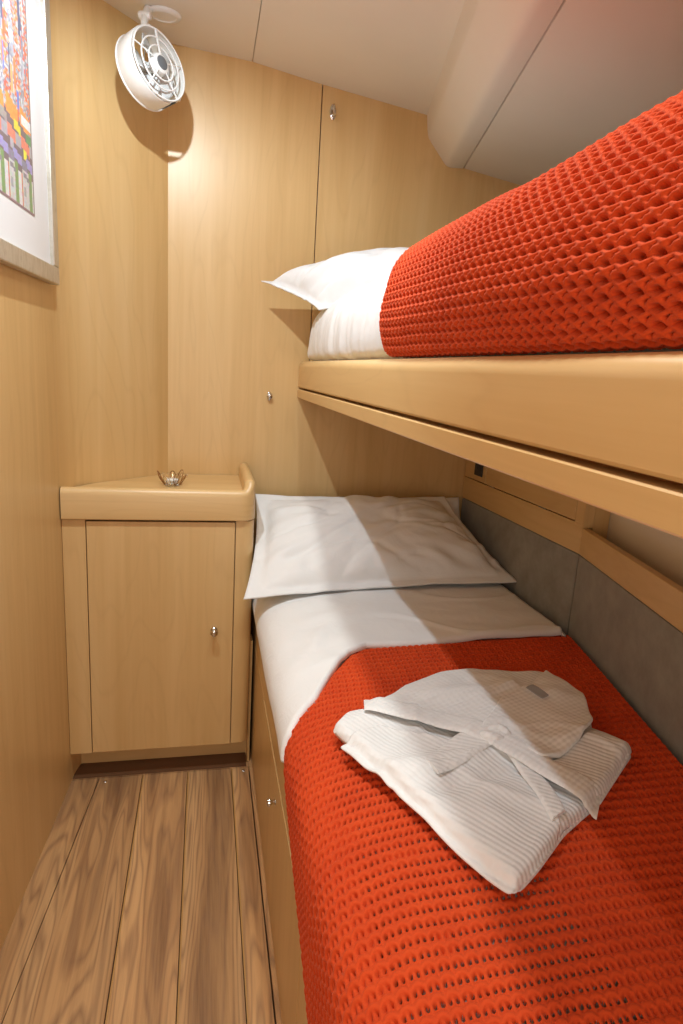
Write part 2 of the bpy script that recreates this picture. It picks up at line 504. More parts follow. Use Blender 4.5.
# ------------------------------------------------------------------ glass votive with bronze leaves
vt = thing('candle_holder', 'small glass candle holder with bronze leaf loops on the cabinet top', 'candle holder', (-.098, 1.99, .9255))
vx, vy, vz = -.098, 1.985, .9255
bm = B(); lathe(bm, [(0, .0005), (.020, .0005), (.024, .004), (.027, .018), (.029, .030), (.027, .030), (.025, .018), (.022, .006), (0, .005)], 32, Matrix.Translation((vx, vy, vz)))
obj('glass_cup', bm, M['glass'], vt, 50)
bm = B(); lathe(bm, [(0, .006), (.018, .006), (.0185, .018), (.016, .020), (0, .0195)], 24, Matrix.Translation((vx, vy, vz)))
obj('tealight', bm, M['wax'], vt, 50)
for k in range(9):
    a = 2*PI*k/9 + .2
    d = Vector((math.cos(a), math.sin(a), 0)); s = Vector((-math.sin(a), math.cos(a), 0))
    h = .034 + .006*((k*5) % 3 - 1)
    loop = []
    for j in range(17):
        t_ = 2*PI*j/17
        up = (1-math.cos(t_))/2
        loop.append(Vector((vx, vy, vz+.0025)) + d*(.026+.020*up) + s*(math.sin(t_)*.0085*(.6+.6*up)) + Vector((0, 0, h*up)))
    bm = B(); tube(bm, loop, .0012, 6, closed=True)
    tube(bm, [Vector((vx, vy, vz+.0025))+d*.026, Vector((vx, vy, vz+h*.5))+d*.033, Vector((vx, vy, vz+h*.95))+d*.045], .0009, 5)
    obj('leaf', bm, M['bronze'] if k % 3 else M['glass'], vt, 60)

# ------------------------------------------------------------------ wall fan
fc = Vector((-.132, 1.95, 2.069)); fa, fe = -.762, .19
fn = Vector((math.cos(fe)*math.cos(fa), math.cos(fe)*math.sin(fa), math.sin(fe)))
MF = axes(fc, fn)
fan = thing('cabin_fan', 'white round cabin fan with ring grille mounted at the ceiling corner', 'fan', tuple(fc))
R0 = .09
bm = B()                                                   # open drum housing
dp = [(R0, -.002), (R0+.0015, -.005), (R0+.001, -.03), (R0, -.058), (R0-.004, -.064), (R0-.0065, -.062), (R0-.004, -.05), (R0-.0035, -.012), (R0-.003, -.003), (R0, -.002)]
aa = np.radians(np.linspace(-58, 288, 70))
me = gridmesh(np.array([[(r_*math.cos(a), r_*math.sin(a), z_) for r_, z_ in dp] for a in aa])); me.transform(MF); bm.from_mesh(me)
t = bmesh.new(); tube(t, [((R0-.001)*math.cos(2*PI*j/64), (R0-.001)*math.sin(2*PI*j/64), -.0615) for j in range(64)], .003, 8, closed=True)
for a in (math.radians(285),): tube(t, [((R0-.001)*math.cos(a), (R0-.001)*math.sin(a), 0), ((R0-.001)*math.cos(a), (R0-.001)*math.sin(a), -.061)], .002, 6)
merge(bm, t, MF)
# rear ring spokes
for k in range(6):
    a = 2*PI*k/6+.3; t = bmesh.new()
    tube(t, [(.024*math.cos(a), .024*math.sin(a), -.060), (.05*math.cos(a), .05*math.sin(a), -.062), (.086*math.cos(a), .086*math.sin(a), -.060)], .0017, 6); merge(bm, t, MF)
lathe(bm, [(0, -.066), (.022, -.066), (.025, -.062), (.025, -.045), (.02, -.042), (0, -.042)], 32, MF)
obj('housing', bm, M['white_plastic'], fan, 50)
bm = B()                                                   # front grille
for rr, w in ((.0865, .0027), (.063, .0021), (.0415, .0021)):
    t = bmesh.new(); tube(t, [(rr*math.cos(2*PI*j/56), rr*math.sin(2*PI*j/56), .002 + .010*(1-rr/R0)) for j in range(56)], w, 8, closed=True); merge(bm, t, MF)
for k in range(5):
    a = 2*PI*k/5+PI/2
    w = .0034 if k == 0 else .002
    t = bmesh.new(); tube(t, [(r_*math.cos(a), r_*math.sin(a), .001+.010*(1-r_/R0)) for r_ in (.02, .045, .065, .087)], w, 6); merge(bm, t, MF)
gr = obj('grille', bm, M['white_plastic'], fan, 60)
bm = B(); lathe(bm, [(0, .012), (.018, .012), (.024, .009), (.026, .003), (.026, -.012), (0, -.012)], 40, MF)
obj('grille_hub', bm, M['white_plastic'], gr, 40)
bm = B(); lathe(bm, [(0, .0155), (.010, .0152), (.0165, .0135), (.0175, .0115), (0, .0115)], 40, MF)
hc = obj('hub_cap', bm, M['grey_plastic'], gr, 40); hc['label'] = 'dark grey hub cap'
for k in range(5):                                          # blades
    P = np.zeros((8, 9, 3))
    for i in range(8):
        r_ = .018+.058*i/7
        for j in range(9):
            w = (.48+.50*math.sin(PI*min(1, .25+.75*i/7)))*(j/8-.5)*1.5
            a = 2*PI*k/5 + .4 + w
            P[i, j] = (r_*math.cos(a), r_*math.sin(a), -.028 + .016*(j/8-.5)*2)
    me = gridmesh(P); me.transform(MF)
    o = obj('blade', me, M['clear_plastic'], fan, 60)
    so = o.modifiers.new('thick', 'SOLIDIFY'); so.thickness = .0015
bm = B()
lathe(bm, [(0, -.020), (.016, -.022), (.018, -.036), (0, -.040)], 24, MF)
obj('motor_hub', bm, M['white_plastic'], fan, 50)
# bracket: clamp foot under the ceiling and a clear U yoke over the drum
cz = zc(-.15)-.001
bm = B()
lathe(bm, [(0, 0), (.046, 0), (.047, -.004), (.044, -.008), (.034, -.010), (.032, -.007), (0, -.007)], 40, Matrix.Translation((-.125, 2.035, cz)) @ Matrix.Diagonal((1.0, .8, 1, 1)))
ftop = fc+MF.to_3x3()@Vector((-.012, R0-.002, -.028))
tube(bm, [Vector((-.165, 2.02, cz-.004)), Vector((-.172, 2.0, cz-.03)), ftop.lerp(Vector((-.172, 2.0, cz-.03)), .3), ftop], [.011, .010, .0095, .013], 12)
t = bmesh.new(); lathe(t, [(0, .016), (.009, .016), (.011, .012), (.011, -.012), (.009, -.016), (0, -.016)], 20, axes(Vector((-.172, 2.0, cz-.03)), (1, -.3, 0)))
merge(bm, t)
obj('mounting_bracket', bm, M['white_plastic'], fan, 50)
bm = B()
loop = []
for j in range(21):
    a = math.radians(100-130*j/20)
    loop.append(fc + MF.to_3x3() @ Vector(((R0+.012)*math.cos(a)+.004, (R0+.016)*math.sin(a)+.008, -.03)))
tube(bm, loop, .0035, 8)
yo = obj('yoke_arm', bm, M['white_plastic'], fan, 60)

# ------------------------------------------------------------------ hooks / latches
hk = thing('coat_hook', 'small chrome coat hook high on the back wall beside the panel seam', 'hook', (.387, 2.2, 2.112))
bm = B(); lathe(bm, [(0, .003), (.008, .003), (.0105, .0005), (.0105, 0)], 24, axes((.387, 2.1995, 2.112), (0, -1, 0)) @ Matrix.Diagonal((1, 2.2, 1, 1)))
obj('back_plate', bm, M['steel'], hk, 40)
bm = B(); tube(bm, [(.387, 2.197, 2.126), (.387, 2.185, 2.128), (.387, 2.178, 2.118), (.387, 2.184, 2.106), (.387, 2.180, 2.096), (.387, 2.172, 2.092), (.387, 2.164, 2.098)], [.003, .0035, .004, .004, .0035, .0035, .0045], 10)
obj('hook_arm', bm, M['steel'], hk, 60)
lt = thing('push_latch', 'small round steel push latch on the back wall left of the upper bunk', 'latch', (.215, 2.2, 1.205))
bm = B(); lathe(bm, [(0, .004), (.007, .004), (.0095, .001), (.0095, 0)], 28, axes((.215, 2.1995, 1.205), (0, -1, 0)) @ Matrix.Diagonal((.85, 1.6, 1, 1)))
obj('escutcheon', bm, M['steel'], lt, 40)
bm = B(); lathe(bm, [(0, .018), (.0058, .0175), (.0095, .014), (.0095, .010), (.005, .006), (.005, 0)], 24, axes((.215, 2.1955, 1.205), (0, -1, 0)))
obj('button', bm, M['steel'], lt, 40)

# ------------------------------------------------------------------ framed print on left wall
def PL(y, z, off): return (XL(y)+off, y, z)
nL = Vector((1, -.059, 0)).normalized()
fr = thing('framed_picture', 'large framed colourful abstract print with white mat on the left wall', 'picture', PL(1.2, 1.47, 0))
ya, yb_, za, zb = .98, 1.822, 1.475, 2.20
def bar(bm, y0_, y1_, z0_, z1_, o0, o1):
    slab(bm, [PL(y0_, z0_, o1), PL(y1_, z0_, o1), PL(y1_, z1_, o1), PL(y0_, z1_, o1)], nL, o1-o0, .003)
bm = B(); w = .042
bar(bm, ya, yb_, za, za+w, .002, .024); bar(bm, ya, yb_, zb-w, zb, .002, .024)
bar(bm, yb_-w, yb_, za+w, zb-w, .002, .0241); bar(bm, ya, ya+w, za+w, zb-w, .002, .0241)
obj('frame', bm, M['silver'], fr)
bm = B(); slab(bm, [PL(ya+w-.004, za+w-.004, .014), PL(yb_-w+.004, za+w-.004, .014), PL(yb_-w+.004, zb-w+.004, .014), PL(ya+w-.004, zb-w+.004, .014)], nL, .008)
obj('mat_board', bm, M['mat_board'], fr)
# print: cells of paint
nyc, nzc = 90, 110
py0, py1, pz0, pz1 = 1.07, 1.672, 1.607, 2.13
P = np.zeros((nyc+1, nzc+1, 3))
for i in range(nyc+1):
    for j in range(nzc+1):
        P[i, j] = PL(py0+(py1-py0)*i/nyc, pz0+(pz1-pz0)*j/nzc, .0148)
me = gridmesh(P)
cols = np.ones((nyc, nzc, 4))
pr = random.Random(3)
grey = [(.42, .42, .47), (.55, .55, .58), (.30, .30, .36), (.62, .60, .60), (.40, .36, .36)]
hot = [(.80, .20, .10), (.85, .28, .12), (.75, .16, .12), (.90, .42, .20)]
for i in range(nyc):
    for j in range(nzc):
        c = pr.choice(grey); 
        if (i//3) % 3 != 0 and pr.random() < .55: c = pr.choice(hot)
        if j > 100: c = pr.choice(grey)
        if j < 36: c = (.24, .19, .20)
        cols[i, j, :3] = c
def paint(i0, i1, j0, j1, c, slant=0):
    for i in range(max(0, i0), min(nyc, i1)):
        for j in range(j0, j1):
            jj = j+int(slant*(i-i0))
            if 0 <= jj < nzc: cols[i, jj, :3] = tuple(q*(.9+.2*pr.random()) for q in c)
for _ in range(130):
    i = pr.randrange(nyc); j = pr.randrange(36, 104)
    paint(i, i+pr.randrange(1, 3), j, j+pr.randrange(4, 16), pr.choice(hot+grey+[(.15, .15, .22), (.7, .68, .66), (.2, .25, .6)]))
i = 1
while i < nyc:
    wd = pr.choice((8, 10, 12, 14))
    paint(i, i+wd-2, 35, 43, (.90, .36, .12), -.35); paint(i+wd//2, i+wd, 31, 35, (.80, .66, .10) if pr.random() < .5 else (.42, .36, .34), -.3)
    paint(i, i+wd//2+1, 26, 31, (.80, .28, .20), -.3); paint(i+wd//2+1, i+wd, 25, 30, (.45, .42, .45), -.2)
    paint(i+2, i+5, 22, 26, (.85, .78, .10) if pr.random() < .6 else (.5, .48, .5)); paint(i+4, i+wd, 19, 23, (.40, .36, .64), -.25); paint(i, i+5, 17, 21, (.30, .28, .36), -.2)
    paint(i, i+wd//2-1, 1, 17, (.64, .64, .62)); paint(i+wd//2-1, i+wd//2+2, 0, 18, (.26, .38, .17)); paint(i+wd//2+2, i+wd-1, 1, 15, (.74, .74, .73)); paint(i+wd-1, i+wd, 0, 15, (.66, .24, .14))
    paint(i+1, i+3, 6, 10, (.42, .42, .42)); paint(i+1, i+wd//2, 14, 16, (.3, .28, .3), -.4)
    i += wd
paint(80, 90, 36, 40, (.8, .8, .8)); paint(84, 90, 30, 34, (.18, .34, .18))
cols[:, 0, :3] = (.33, .22, .25); cols[-1, :, :3] = (.32, .26, .25)
ca = me.color_attributes.new('paint', 'FLOAT_COLOR', 'CORNER')
ca.data.foreach_set('color', np.repeat(cols.reshape(-1, 4), 4, axis=0).reshape(-1))
m, nt, b = newmat('printed_paint'); at = N(nt, 'ShaderNodeVertexColor'); at.layer_name = 'paint'
nt.links.new(at.outputs[0], b.inputs['Base Color']); b.inputs['Roughness'].default_value = .5
obj('print', me, m, fr)

# ------------------------------------------------------------------ lower berth
bb = thing('berth_base', 'maple panelled base of the lower bunk with doors along the gangway', 'bunk base', (.17, .8, 0))
bm = B()
box(bm, .176, .19, -.58, 2.197, 0.001, .555)
box(bm, .19, .96 if False else .60, -.58, 2.197, .46, .48)
box(bm, .168, .176, -.58, 2.197, .413, .557, .0015)
box(bm, .168, .176, 1.562, 2.197, 0.001, .4115, .001)
box(bm, .168, .176, -.58, 1.5605, .001, .055, .001)
obj('front_panel', bm, M['mapleY'], bb)
for (a, b_) in ((.843, 1.560), (.10, .840), (-.57, .097)):
    bm = B(); box(bm, .1665, .1755, a, b_, .057, .4105, .001)
    d_ = obj('door', bm, M['mapleZ'], bb)
    bm = B(); lathe(bm, [(0, .020), (.006, .0195), (.009, .017), (.0095, .013), (.005, .008), (.0045, .003), (.008, .001), (.009, 0)], 24, axes((.1664, a+.385 if a > .5 else a+.37, .343), (-1, 0, 0)))
    obj('knob', bm, M['steel'], d_, 40)

# shared cross-sections --------------------------------------------------
LP = np.array([(.156, .33), (.154, .45), (.153, .52), (.154, .56), (.160, .585), (.176, .606), (.205, .622), (.26, .635), (.35, .643), (.50, .649), (.75, .650), (1.0, .648)])
def smoothline(P, n=400):
    P = np.asarray(P, float); out = []
    Q = np.vstack([2*P[0]-P[1], P, 2*P[-1]-P[-2]])
    for i in range(1, len(Q)-2):
        t = np.linspace(0, 1, n, endpoint=False)[:, None]
        a, b_, c, d = Q[i-1], Q[i], Q[i+1], Q[i+2]
        out.append(.5*((2*b_)+(-a+c)*t+(2*a-5*b_+4*c-d)*t*t+(-a+3*b_-3*c+d)*t**3))
    out.append(P[-1:]); R_ = np.vstack(out)
    s = np.concatenate([[0], np.cumsum(np.linalg.norm(np.diff(R_, axis=0), axis=1))])
    return R_, s
LP[:, 0] += np.interp(LP[:, 0], [.2, .35], [.014, 0])
LR, LS = smoothline(LP, 60)
def lprof(s, off=0):
    x = np.interp(s, LS, LR[:, 0]); z = np.interp(s, LS, LR[:, 1])
    tx = np.gradient(LR[:, 0], LS); tz = np.gradient(LR[:, 1], LS)
    nx = -np.interp(s, LS, tz); nz = np.interp(s, LS, tx)
    l = np.hypot(nx, nz)
    return x, z, nx/l, nz/l
def s_of_z(z):                       # side of the profile: arclength where height = z
    k = LR[:, 0] < .186
    return np.interp(z, LR[k, 1], LS[k])
def s_of_x(x):
    k = LS > s_of_z(.6)
    return np.interp(x, LR[k, 0], LS[k])
XHn = lambda y: np.where(y > 1.44, .965-.0*(y), .965-.21*(1.44-y))

# mattress
def strip(name, y0_, y1_, off, s0f, s1f, ny, ns, extra=None):
    ys = np.linspace(y0_, y1_, ny); P = np.zeros((ny, ns, 3))
    for i, y in enumerate(ys):
        s = np.linspace(s0f(y), s1f(y), ns)
        x, z, nx, nz = lprof(s)
        o = off if np.isscalar(off) else off(x, y)
        P[i] = np.stack([x+nx*o, np.full(ns, y), z+nz*o], 1)
    if extra: P = extra(P)
    return P
def close_bottom(P, z):
    a = P[:, :1].copy(); a[..., 2] = z; a[..., 0] += .02
    b_ = P[:, -1:].copy(); b_[..., 2] = z
    P = np.concatenate([a, P, b_, a], 1)
    e0 = P[:1].copy(); e0[...] = P[:1].mean(axis=1, keepdims=True); e1 = P[-1:].copy(); e1[...] = P[-1:].mean(axis=1, keepdims=True)
    return np.concatenate([e0, P, e1], 0)
P = strip('m', -.5, 2.16, -.002, lambda y: s_of_z(.57), lambda y: s_of_x(float(XHn(y))), 80, 60)
me = gridmesh(close_bottom(P, .482))
bmx = B(); bmx.from_mesh(me); bmesh.ops.remove_doubles(bmx, verts=bmx.verts[:], dist=1e-5); bmesh.ops.recalc_face_normals(bmx, faces=bmx.faces[:])
mt = obj('mattress', bmx, M['cotton'], None, 50)
tag(mt, 'white sheeted mattress on the lower bunk, mostly under the red blanket', 'mattress')

# knitted relief ----------------------------------------------------------
def knit(p, q, cellp=.019, cellq=.020, r=.0032, deep=-.0065):
    """height (0..1) of chunky knit; p across the ribs, q along them, in cells"""
    H = np.zeros_like(p)
    P_ = (p-np.floor(p)); Q_ = (q-np.floor(q))
    def seg(ax, ay, bx, by, r, z, H):
        # tube from (ax,ay) to (bx,by) in (q,p) cell space (tiled)
        for dx in (-1, 0, 1):
            for dy in (-1, 0, 1):
                X = (Q_-ax-dx)*cellq; Y = (P_-ay-dy)*cellp
                vx, vy = (bx-ax)*cellq, (by-ay)*cellp
                t = np.clip((X*vx+Y*vy)/(vx*vx+vy*vy), 0, 1)
                d = np.hypot(X-t*vx, Y-t*vy)
                zz = z[0]+(z[1]-z[0])*t
                h = np.where(d < r, zz+np.sqrt(np.maximum(r*r-d*d, 0)), -1)
                H = np.maximum(H, h)
        return H
    H = np.full_like(p, deep)
    # deep rungs behind the big holes
    if deep > -.005:                 # tighter stitch: fat purl bars with pairs of small holes
        H = seg(.34, .02, .14, .28, .0040, (.0002, .0012), H); H = seg(.14, .28, .10, .5, .0042, (.0012, .0016), H)
        H = seg(.10, .5, .14, .72, .0042, (.0016, .0012), H); H = seg(.14, .72, .34, .98, .0040, (.0012, .0002), H)
        H = seg(.20, .0, 1.2, .0, .0033, (-.0004, -.0004), H)
        H = seg(.20, .5, 1.1, .5, .0032, (-.0012, -.0006), H)
        H = seg(.84, .05, .78, .5, .0030, (-.0016, -.0020), H); H = seg(.78, .5, .84, .95, .0030, (-.0020, -.0016), H)
        return H
    if deep < -.005:
        H = seg(.20, .0, .20, 1.0, .0020, (deep+.0006, deep+.0006), H)
        H = seg(.42, .0, .42, 1.0, .0020, (deep+.0004, deep+.0004), H)
    # arch around each big hole
    arch = [(-.22, .12), (-.20, .36), (-.05, .55), (.20, .60), (.45, .55), (.62, .36), (.66, .12)]
    arch = [(a+.08, b_) for a, b_ in arch]
    zs = [-.0010, .0006, .0014, .0018, .0014, .0006, -.0010]
    for (a, b_), (c, d), z0_, z1_ in zip(arch, arch[1:], zs, zs[1:]): H = seg(a, b_, c, d, r, (z0_, z1_), H)
    # slanted strand of the rib crest
    H = seg(.05, .98, .50, .72, r*.95, (.0008, .0030), H)
    H = seg(.50, .72, .98, .92, r*.95, (.0030, .0005), H)
    return H
def blanket(Sf0, Sf1, Yh, yend, prof, off, npx=13, nq=13, cp=.019, cq=.020, total=None, hole=None, wob=0, r=.0032, deep=-.0065):
    """rows run along the bed; returns position array and keep mask"""
    ribs = int(round(total/cp)); rows_ = int(round((1.0)*0)) 
    nu = ribs*npx+1
    u = np.linspace(0, 1, nu)
    L = None
    nqn = int((max(Yh(np.array([1.]))[0], 1.4)-yend)/cq)*nq+1
    v = np.linspace(0, 1, nqn)
    U, V = np.meshgrid(u, v, indexing='ij')
    yh = Yh(U); Y = yh + (yend-yh)*V
    s = Sf0(Y)+(Sf1(Y)-Sf0(Y))*U
    x, z, nx, nz = prof(s)
    length = (yh.max()-yend)
    pc = U*ribs; qc = (yh.max()-Y)/cq
    wv = vnoise(Y*5, s*6, 3)*wob*np.clip(U*6, 0, 1)
    H = knit(pc + .14*vnoise(qc*.35, pc*.35, 5), qc + .14*vnoise(qc*.35, pc*.35, 9), cp, cq, r, deep)
    edge = np.clip(np.minimum(U*ribs, (1-V)*0+ (yh-Y)/cq)*.8+.15, 0, 1)
    H = H*edge
    Hh = H + off + wv
    Pm = np.stack([x+nx*Hh, Y, z+nz*Hh], -1)
    keep = None
    if hole is not None:
        deep = (H[:-1, :-1] < deep+.0003) & (edge[:-1, :-1] > .9)
        keep = ~(deep & hole(x[:-1, :-1], Y[:-1, :-1]))
    return Pm, keep
def flap(P, depth=.006):            # turn the open borders down into a hem thickness
    return P
hemz = lambda Y: np.interp(Y, [-.3, .737, .80, .911, 1.037, 1.09, 1.2], [.30, .335, .375, .431, .495, .545, .56])
sv = lambda Y: s_of_z(hemz(Y))
sx1 = lambda Y: s_of_x(XHn(Y)-.002)
# head edge: straight over the top, sweeping towards the foot down the side
def YhL(U):
    return np.interp(U, [0, .06, .14, .20, .27, .33, 1.0], [1.085, 1.10, 1.16, 1.25, 1.335, 1.37, 1.385])
hole = lambda x, y: (x > .215) & (x < .46) & (y < 1.06-1.6*np.abs(x-.29)) & (vnoise(x*14, y*14, 61) > -.28)
Pm, keep = blanket(sv, sx1, YhL, -.5, lprof, .0045, total=.98, cp=.0195, cq=.019, hole=hole, wob=.006, r=.0037, deep=-.0042)
me = gridmesh(Pm, keep=keep)
lb = obj('knitted_blanket', me, M['yarn'], None, 0)
lb.data.shade_smooth()
tag(lb, 'orange red chunky knitted blanket spread over the lower bunk', 'blanket')

# turned-down sheet over the head end of the blanket
ny, ns = 120, 220
P = np.zeros((ny, ns, 3)); U = np.linspace(0, 1, ns)
edge = YhL(U) - .012 + .006*np.sin(U*9) - .010*np.exp(-((U-.45)/.12)**2)
for i in range(ny):
    t = i/(ny-1)
    Y = edge + (1.97-edge)*t
    s0_ = s_of_z(np.interp(Y, [1.05, 1.15, 1.25, 1.4, 2.0], [.545, .553, .553, .548, .56]))
    s = s0_ + (sx1(Y)-.01-s0_)*U
    x, z, nx, nz = lprof(s)
    puff = .013*np.exp(-((Y-edge)/.10)**1)*np.clip(s-s0_, 0, .05)/.05
    wr = .007*vnoise(x*5+Y*2, Y*9, 21)+.004*vnoise(x*14+Y*7, Y*20-x*6, 22)+.005*np.exp(-(vnoise(x*3.2+Y*2.5+4, Y*5-x*2+7, 23)/.06)**2)
    sd_ = np.clip((s-s0_-.03)/.12, .15, 1)
    o = .010+(puff*.7+wr)*sd_
    o = o - .012*np.clip(1-(Y-edge)/.008, 0, 1)**2
    o = np.where(U > .985, o*.3, o)
    P[i] = np.stack([x+nx*o, Y, z+nz*o], 1)
me = gridmesh(P)
o = obj('folded_sheet', me, M['cotton'], None, 0); o.data.shade_smooth()
so = o.modifiers.new('thickness', 'SOLIDIFY'); so.thickness = .004; so.offset = -1
tag(o, 'smooth white sheet turned down over the lower bunk blanket below the pillow', 'sheet')

# ------------------------------------------------------------------ pillows
def pillow(name, c, front, back, label, flange=.16, seed=1, n=90, wr=1.0, grp=None, sag=0):
    """c: corners BL, BR, TR, TL (seen from the face)"""
    BL, BR, TR, TL = [np.array(p, float) for p in c]
    u = np.linspace(-1, 1, n); Ug, Vg = np.meshgrid(u, u, indexing='ij')
    a = (Ug+1)/2; b_ = (Vg+1)/2
    base = (BL*(1-a)[..., None]+BR*a[..., None])*(1-b_)[..., None]+(TL*(1-a)[..., None]+TR*a[..., None])*b_[..., None]
    # edges curve in a little between the corners
    cen = base.mean(axis=(0, 1))
    nrm = np.cross(BR-BL, TL-BL); nrm /= np.linalg.norm(nrm)
    ex = (BR-BL)/np.linalg.norm(BR-BL); ey = (TL-BL)/np.linalg.norm(TL-BL)
    pull = .018
    base += -ex*(pull*Ug*(1-Vg**2))[..., None] - ey*(pull*.8*Vg*(1-Ug**2))[..., None]
    w = 1-flange*.55
    uu = np.clip(np.abs(Ug)/w, 0, 1); vv = np.clip(np.abs(Vg)/(1-flange*.8), 0, 1)
    t = (np.clip(1-uu**2.6, 0, 1)**.62)*(np.clip(1-vv**2.4, 0, 1)**.62)
    rad = np.arctan2(Vg, Ug)
    crease = vnoise(rad*6+9, np.hypot(Ug, Vg)*2.2, seed)*.030*np.clip(np.hypot(Ug, Vg)-.25, 0, 1)
    soft = .020*vnoise(Ug*2.3+5, Vg*2.6+5, seed+1)+.007*vnoise(Ug*6+Vg*4+20, Vg*7-Ug*5+20, seed+2)
    ripple = .006*vnoise(Ug*9+30, Vg*9+30, seed+3)*(t < .12)
    cr = -.0050*np.exp(-(vnoise(Ug*1.6+Vg*.9+40, Vg*2.0-Ug*.8+40, seed+5)/.05)**2) - .0040*np.exp(-(vnoise(Ug*2.4-Vg*1.8+50, Vg*1.4+Ug+50, seed+6)/.045)**2)
    soft = soft + cr
    f = t*front + (crease+soft)*wr*np.clip(t*3, 0, 1) + ripple + .0022
    bk = -t*back + ripple - .0022
    A = base + nrm*f[..., None]; Bk = base + nrm*bk[..., None]
    A[..., 2] -= sag*0
    bm = B()
    me1 = gridmesh(A); me2 = gridmesh(Bk[::-1])
    bm.from_mesh(me1); bm.from_mesh(me2)
    # rim
    bm.verts.ensure_lookup_table(); off = n*n
    VV = list(bm.verts)
    idA = lambda i, j: VV[i*n+j]
    idB = lambda i, j: VV[off+(n-1-i)*n+j]
    ring = [(i, 0) for i in range(n-1)]+[(n-1, j) for j in range(n-1)]+[(i, n-1) for i in range(n-1, 0, -1)]+[(0, j) for j in range(n-1, 0, -1)]
    for k in range(len(ring)):
        p, q = ring[k], ring[(k+1) % len(ring)]
        bm.faces.new((idA(*p), idB(*p), idB(*q), idA(*q)))
    bmesh.ops.recalc_face_normals(bm, faces=bm.faces[:])
    o = obj(name, bm, M['cotton'], None, 0); o.data.shade_smooth()
    tag(o, label, 'pillow', grp); return o
pillow('pillow', [(.112, 1.675, .660), (.982, 1.73, .682), (.865, 2.125, .876), (.172, 2.125, .872)], .085, .045, 'large white pillow on the lower bunk leaning on the back wall', seed=3)
pillow('pillow', [(.168, 1.90, .655), (.93, 1.93, .66), (.945, 2.178, .866), (.20, 2.178, .83)], .012, .03, 'white pillow wedged behind the front one on the lower bunk, only its corner showing', seed=8, wr=.3)

# ------------------------------------------------------------------ backrest cushions, side locker, open shelf
def hullpt(y, off): # point on the cushion face line moved outboard by off
    if y >= 1.44: return (.985+off-.02*(y-1.44)/.76, y)
    return (.985-.21*(1.44-y)+off, y)
def cushion(name, ya_, yb2, z0_, z1_, label):
    bm = B()
    a = hullpt(ya_, 0); b_ = hullpt(yb2, 0)
    if ya_ >= 1.44: pass
    slab(bm, [(a[0], a[1], z0_), (b_[0], b_[1], z0_), (b_[0], b_[1], z1_), (a[0], a[1], z1_)], (-1, 0.0 if ya_ >= 1.44 else .21, 0), .035, .007)
    o = obj(name, bm, M['suede'], None, 40); tag(o, label, 'backrest'); return o
cushion('backrest_cushion', 1.4405, 2.194, .50, .862, 'grey suede backrest panel beside the pillow, at the head of the lower bunk')
cushion('backrest_cushion', -.55, 1.4385, .50, .862, 'long grey suede backrest panel along the lower bunk beside the red blanket')

lk = thing('side_locker', 'built-in maple locker above the grey backrest near the pillow, with a flap door', 'locker', (1.0, 1.8, .862))
def facepanel(bm, y0_, y1_, z0_, z1_, off, th, bev=.001):
    a = hullpt(y0_, off); b_ = hullpt(y1_, off)
    n = (-1, 0, 0) if y0_ >= 1.44 else (-1, .21, 0)
    slab(bm, [(a[0], a[1], z0_), (b_[0], b_[1], z0_), (b_[0], b_[1], z1_), (a[0], a[1], z1_)], n, th, bev)
bm = B()
facepanel(bm, 1.44, 2.197, .8635, .944, 0, .018)          # bottom rail
facepanel(bm, 1.44, 1.476, .9445, 1.203, 0, .018, 0)       # right stile
facepanel(bm, 2.192, 2.197, .9445, 1.203, 0, .018, 0)
obj('face_frame', bm, M['mapleY'], lk)
bm = B(); facepanel(bm, 1.479, 2.020, .947, 1.202, .0003, .016)
obj('flap_door', bm, M['mapleY'], lk)
bm = B(); facepanel(bm, 2.023, 2.190, .947, 1.202, .0003, .016)
sp = obj('socket_panel', bm, M['mapleY'], lk)
bm = B(); facepanel(bm, 2.045, 2.105, .966, 1.030, -.004, .006, .001)
for yy in (2.062, 2.088): facepanel(bm, yy-.006, yy+.006, .99, 1.006, -.0055, .003, .0005)
q = obj('power_socket', bm, M['black_plastic'], sp); q['label'] = 'black power socket'
for yy in (1.62, 1.95):
    bm = B(); facepanel(bm, yy, yy+.04, .9435, .9475, -.001, .004, .0005)
    obj('hinge', bm, M['steel'], lk)
bm = B()                                                   # end wall of the locker, two boards with a seam
a = hullpt(1.44, 0)
box(bm, a[0]+.001, a[0]+.030, 1.4385, 1.455, .936, 1.203)
box(bm, a[0]+.032, a[0]+.078, 1.4405, 1.455, .880, 1.203)
obj('end_panel', bm, M['mapleZ'], lk)

sh = thing('open_shelf', 'maple shelf rail above the long grey backrest, open recess behind it', 'shelf', (.93, .9, .862))
bm = B(); facepanel(bm, -.55, 1.4395, .8635, .935, 0, .020, .002)
obj('rail', bm, M['mapleY'], sh)
bm = B(); facepanel(bm, -.55, 1.438, .8635, .875, .021, .052, 0)
obj('shelf_board', bm, M['mapleY'], sh)

# ------------------------------------------------------------------ upper bunk
ub = thing('upper_bunk', 'maple upper bunk with deep side board above the lower bed', 'bunk', (.33, .9, 1.205))
XU = .314
def railsec(pts, name, mat, y0_=-.58, y1_=YB-.002):
    bm = B()
    A = [bm.verts.new((x, y0_, z)) for x, z in pts]; Bq = [bm.verts.new((x, y1_, z)) for x, z in pts]
    n = len(pts)
    for i in range(n): bm.faces.new((A[i], A[(i+1) % n], Bq[(i+1) % n], Bq[i]))
    bm.faces.new(A[::-1]); bm.faces.new(Bq); bmesh.ops.recalc_face_normals(bm, faces=bm.faces[:])
    return obj(name, bm, mat, ub, 35)
pts = [(XU+.004, 1.2405)]
pts += [(XU, 1.2445)]
for k in range(0, 9):
    a = PI/2*k/8; pts.append((XU+.022-.022*math.cos(a), 1.308+.022*math.sin(a)))
pts += [(XU+.036, 1.330), (XU+.040, 1.326), (XU+.040, 1.2405)]
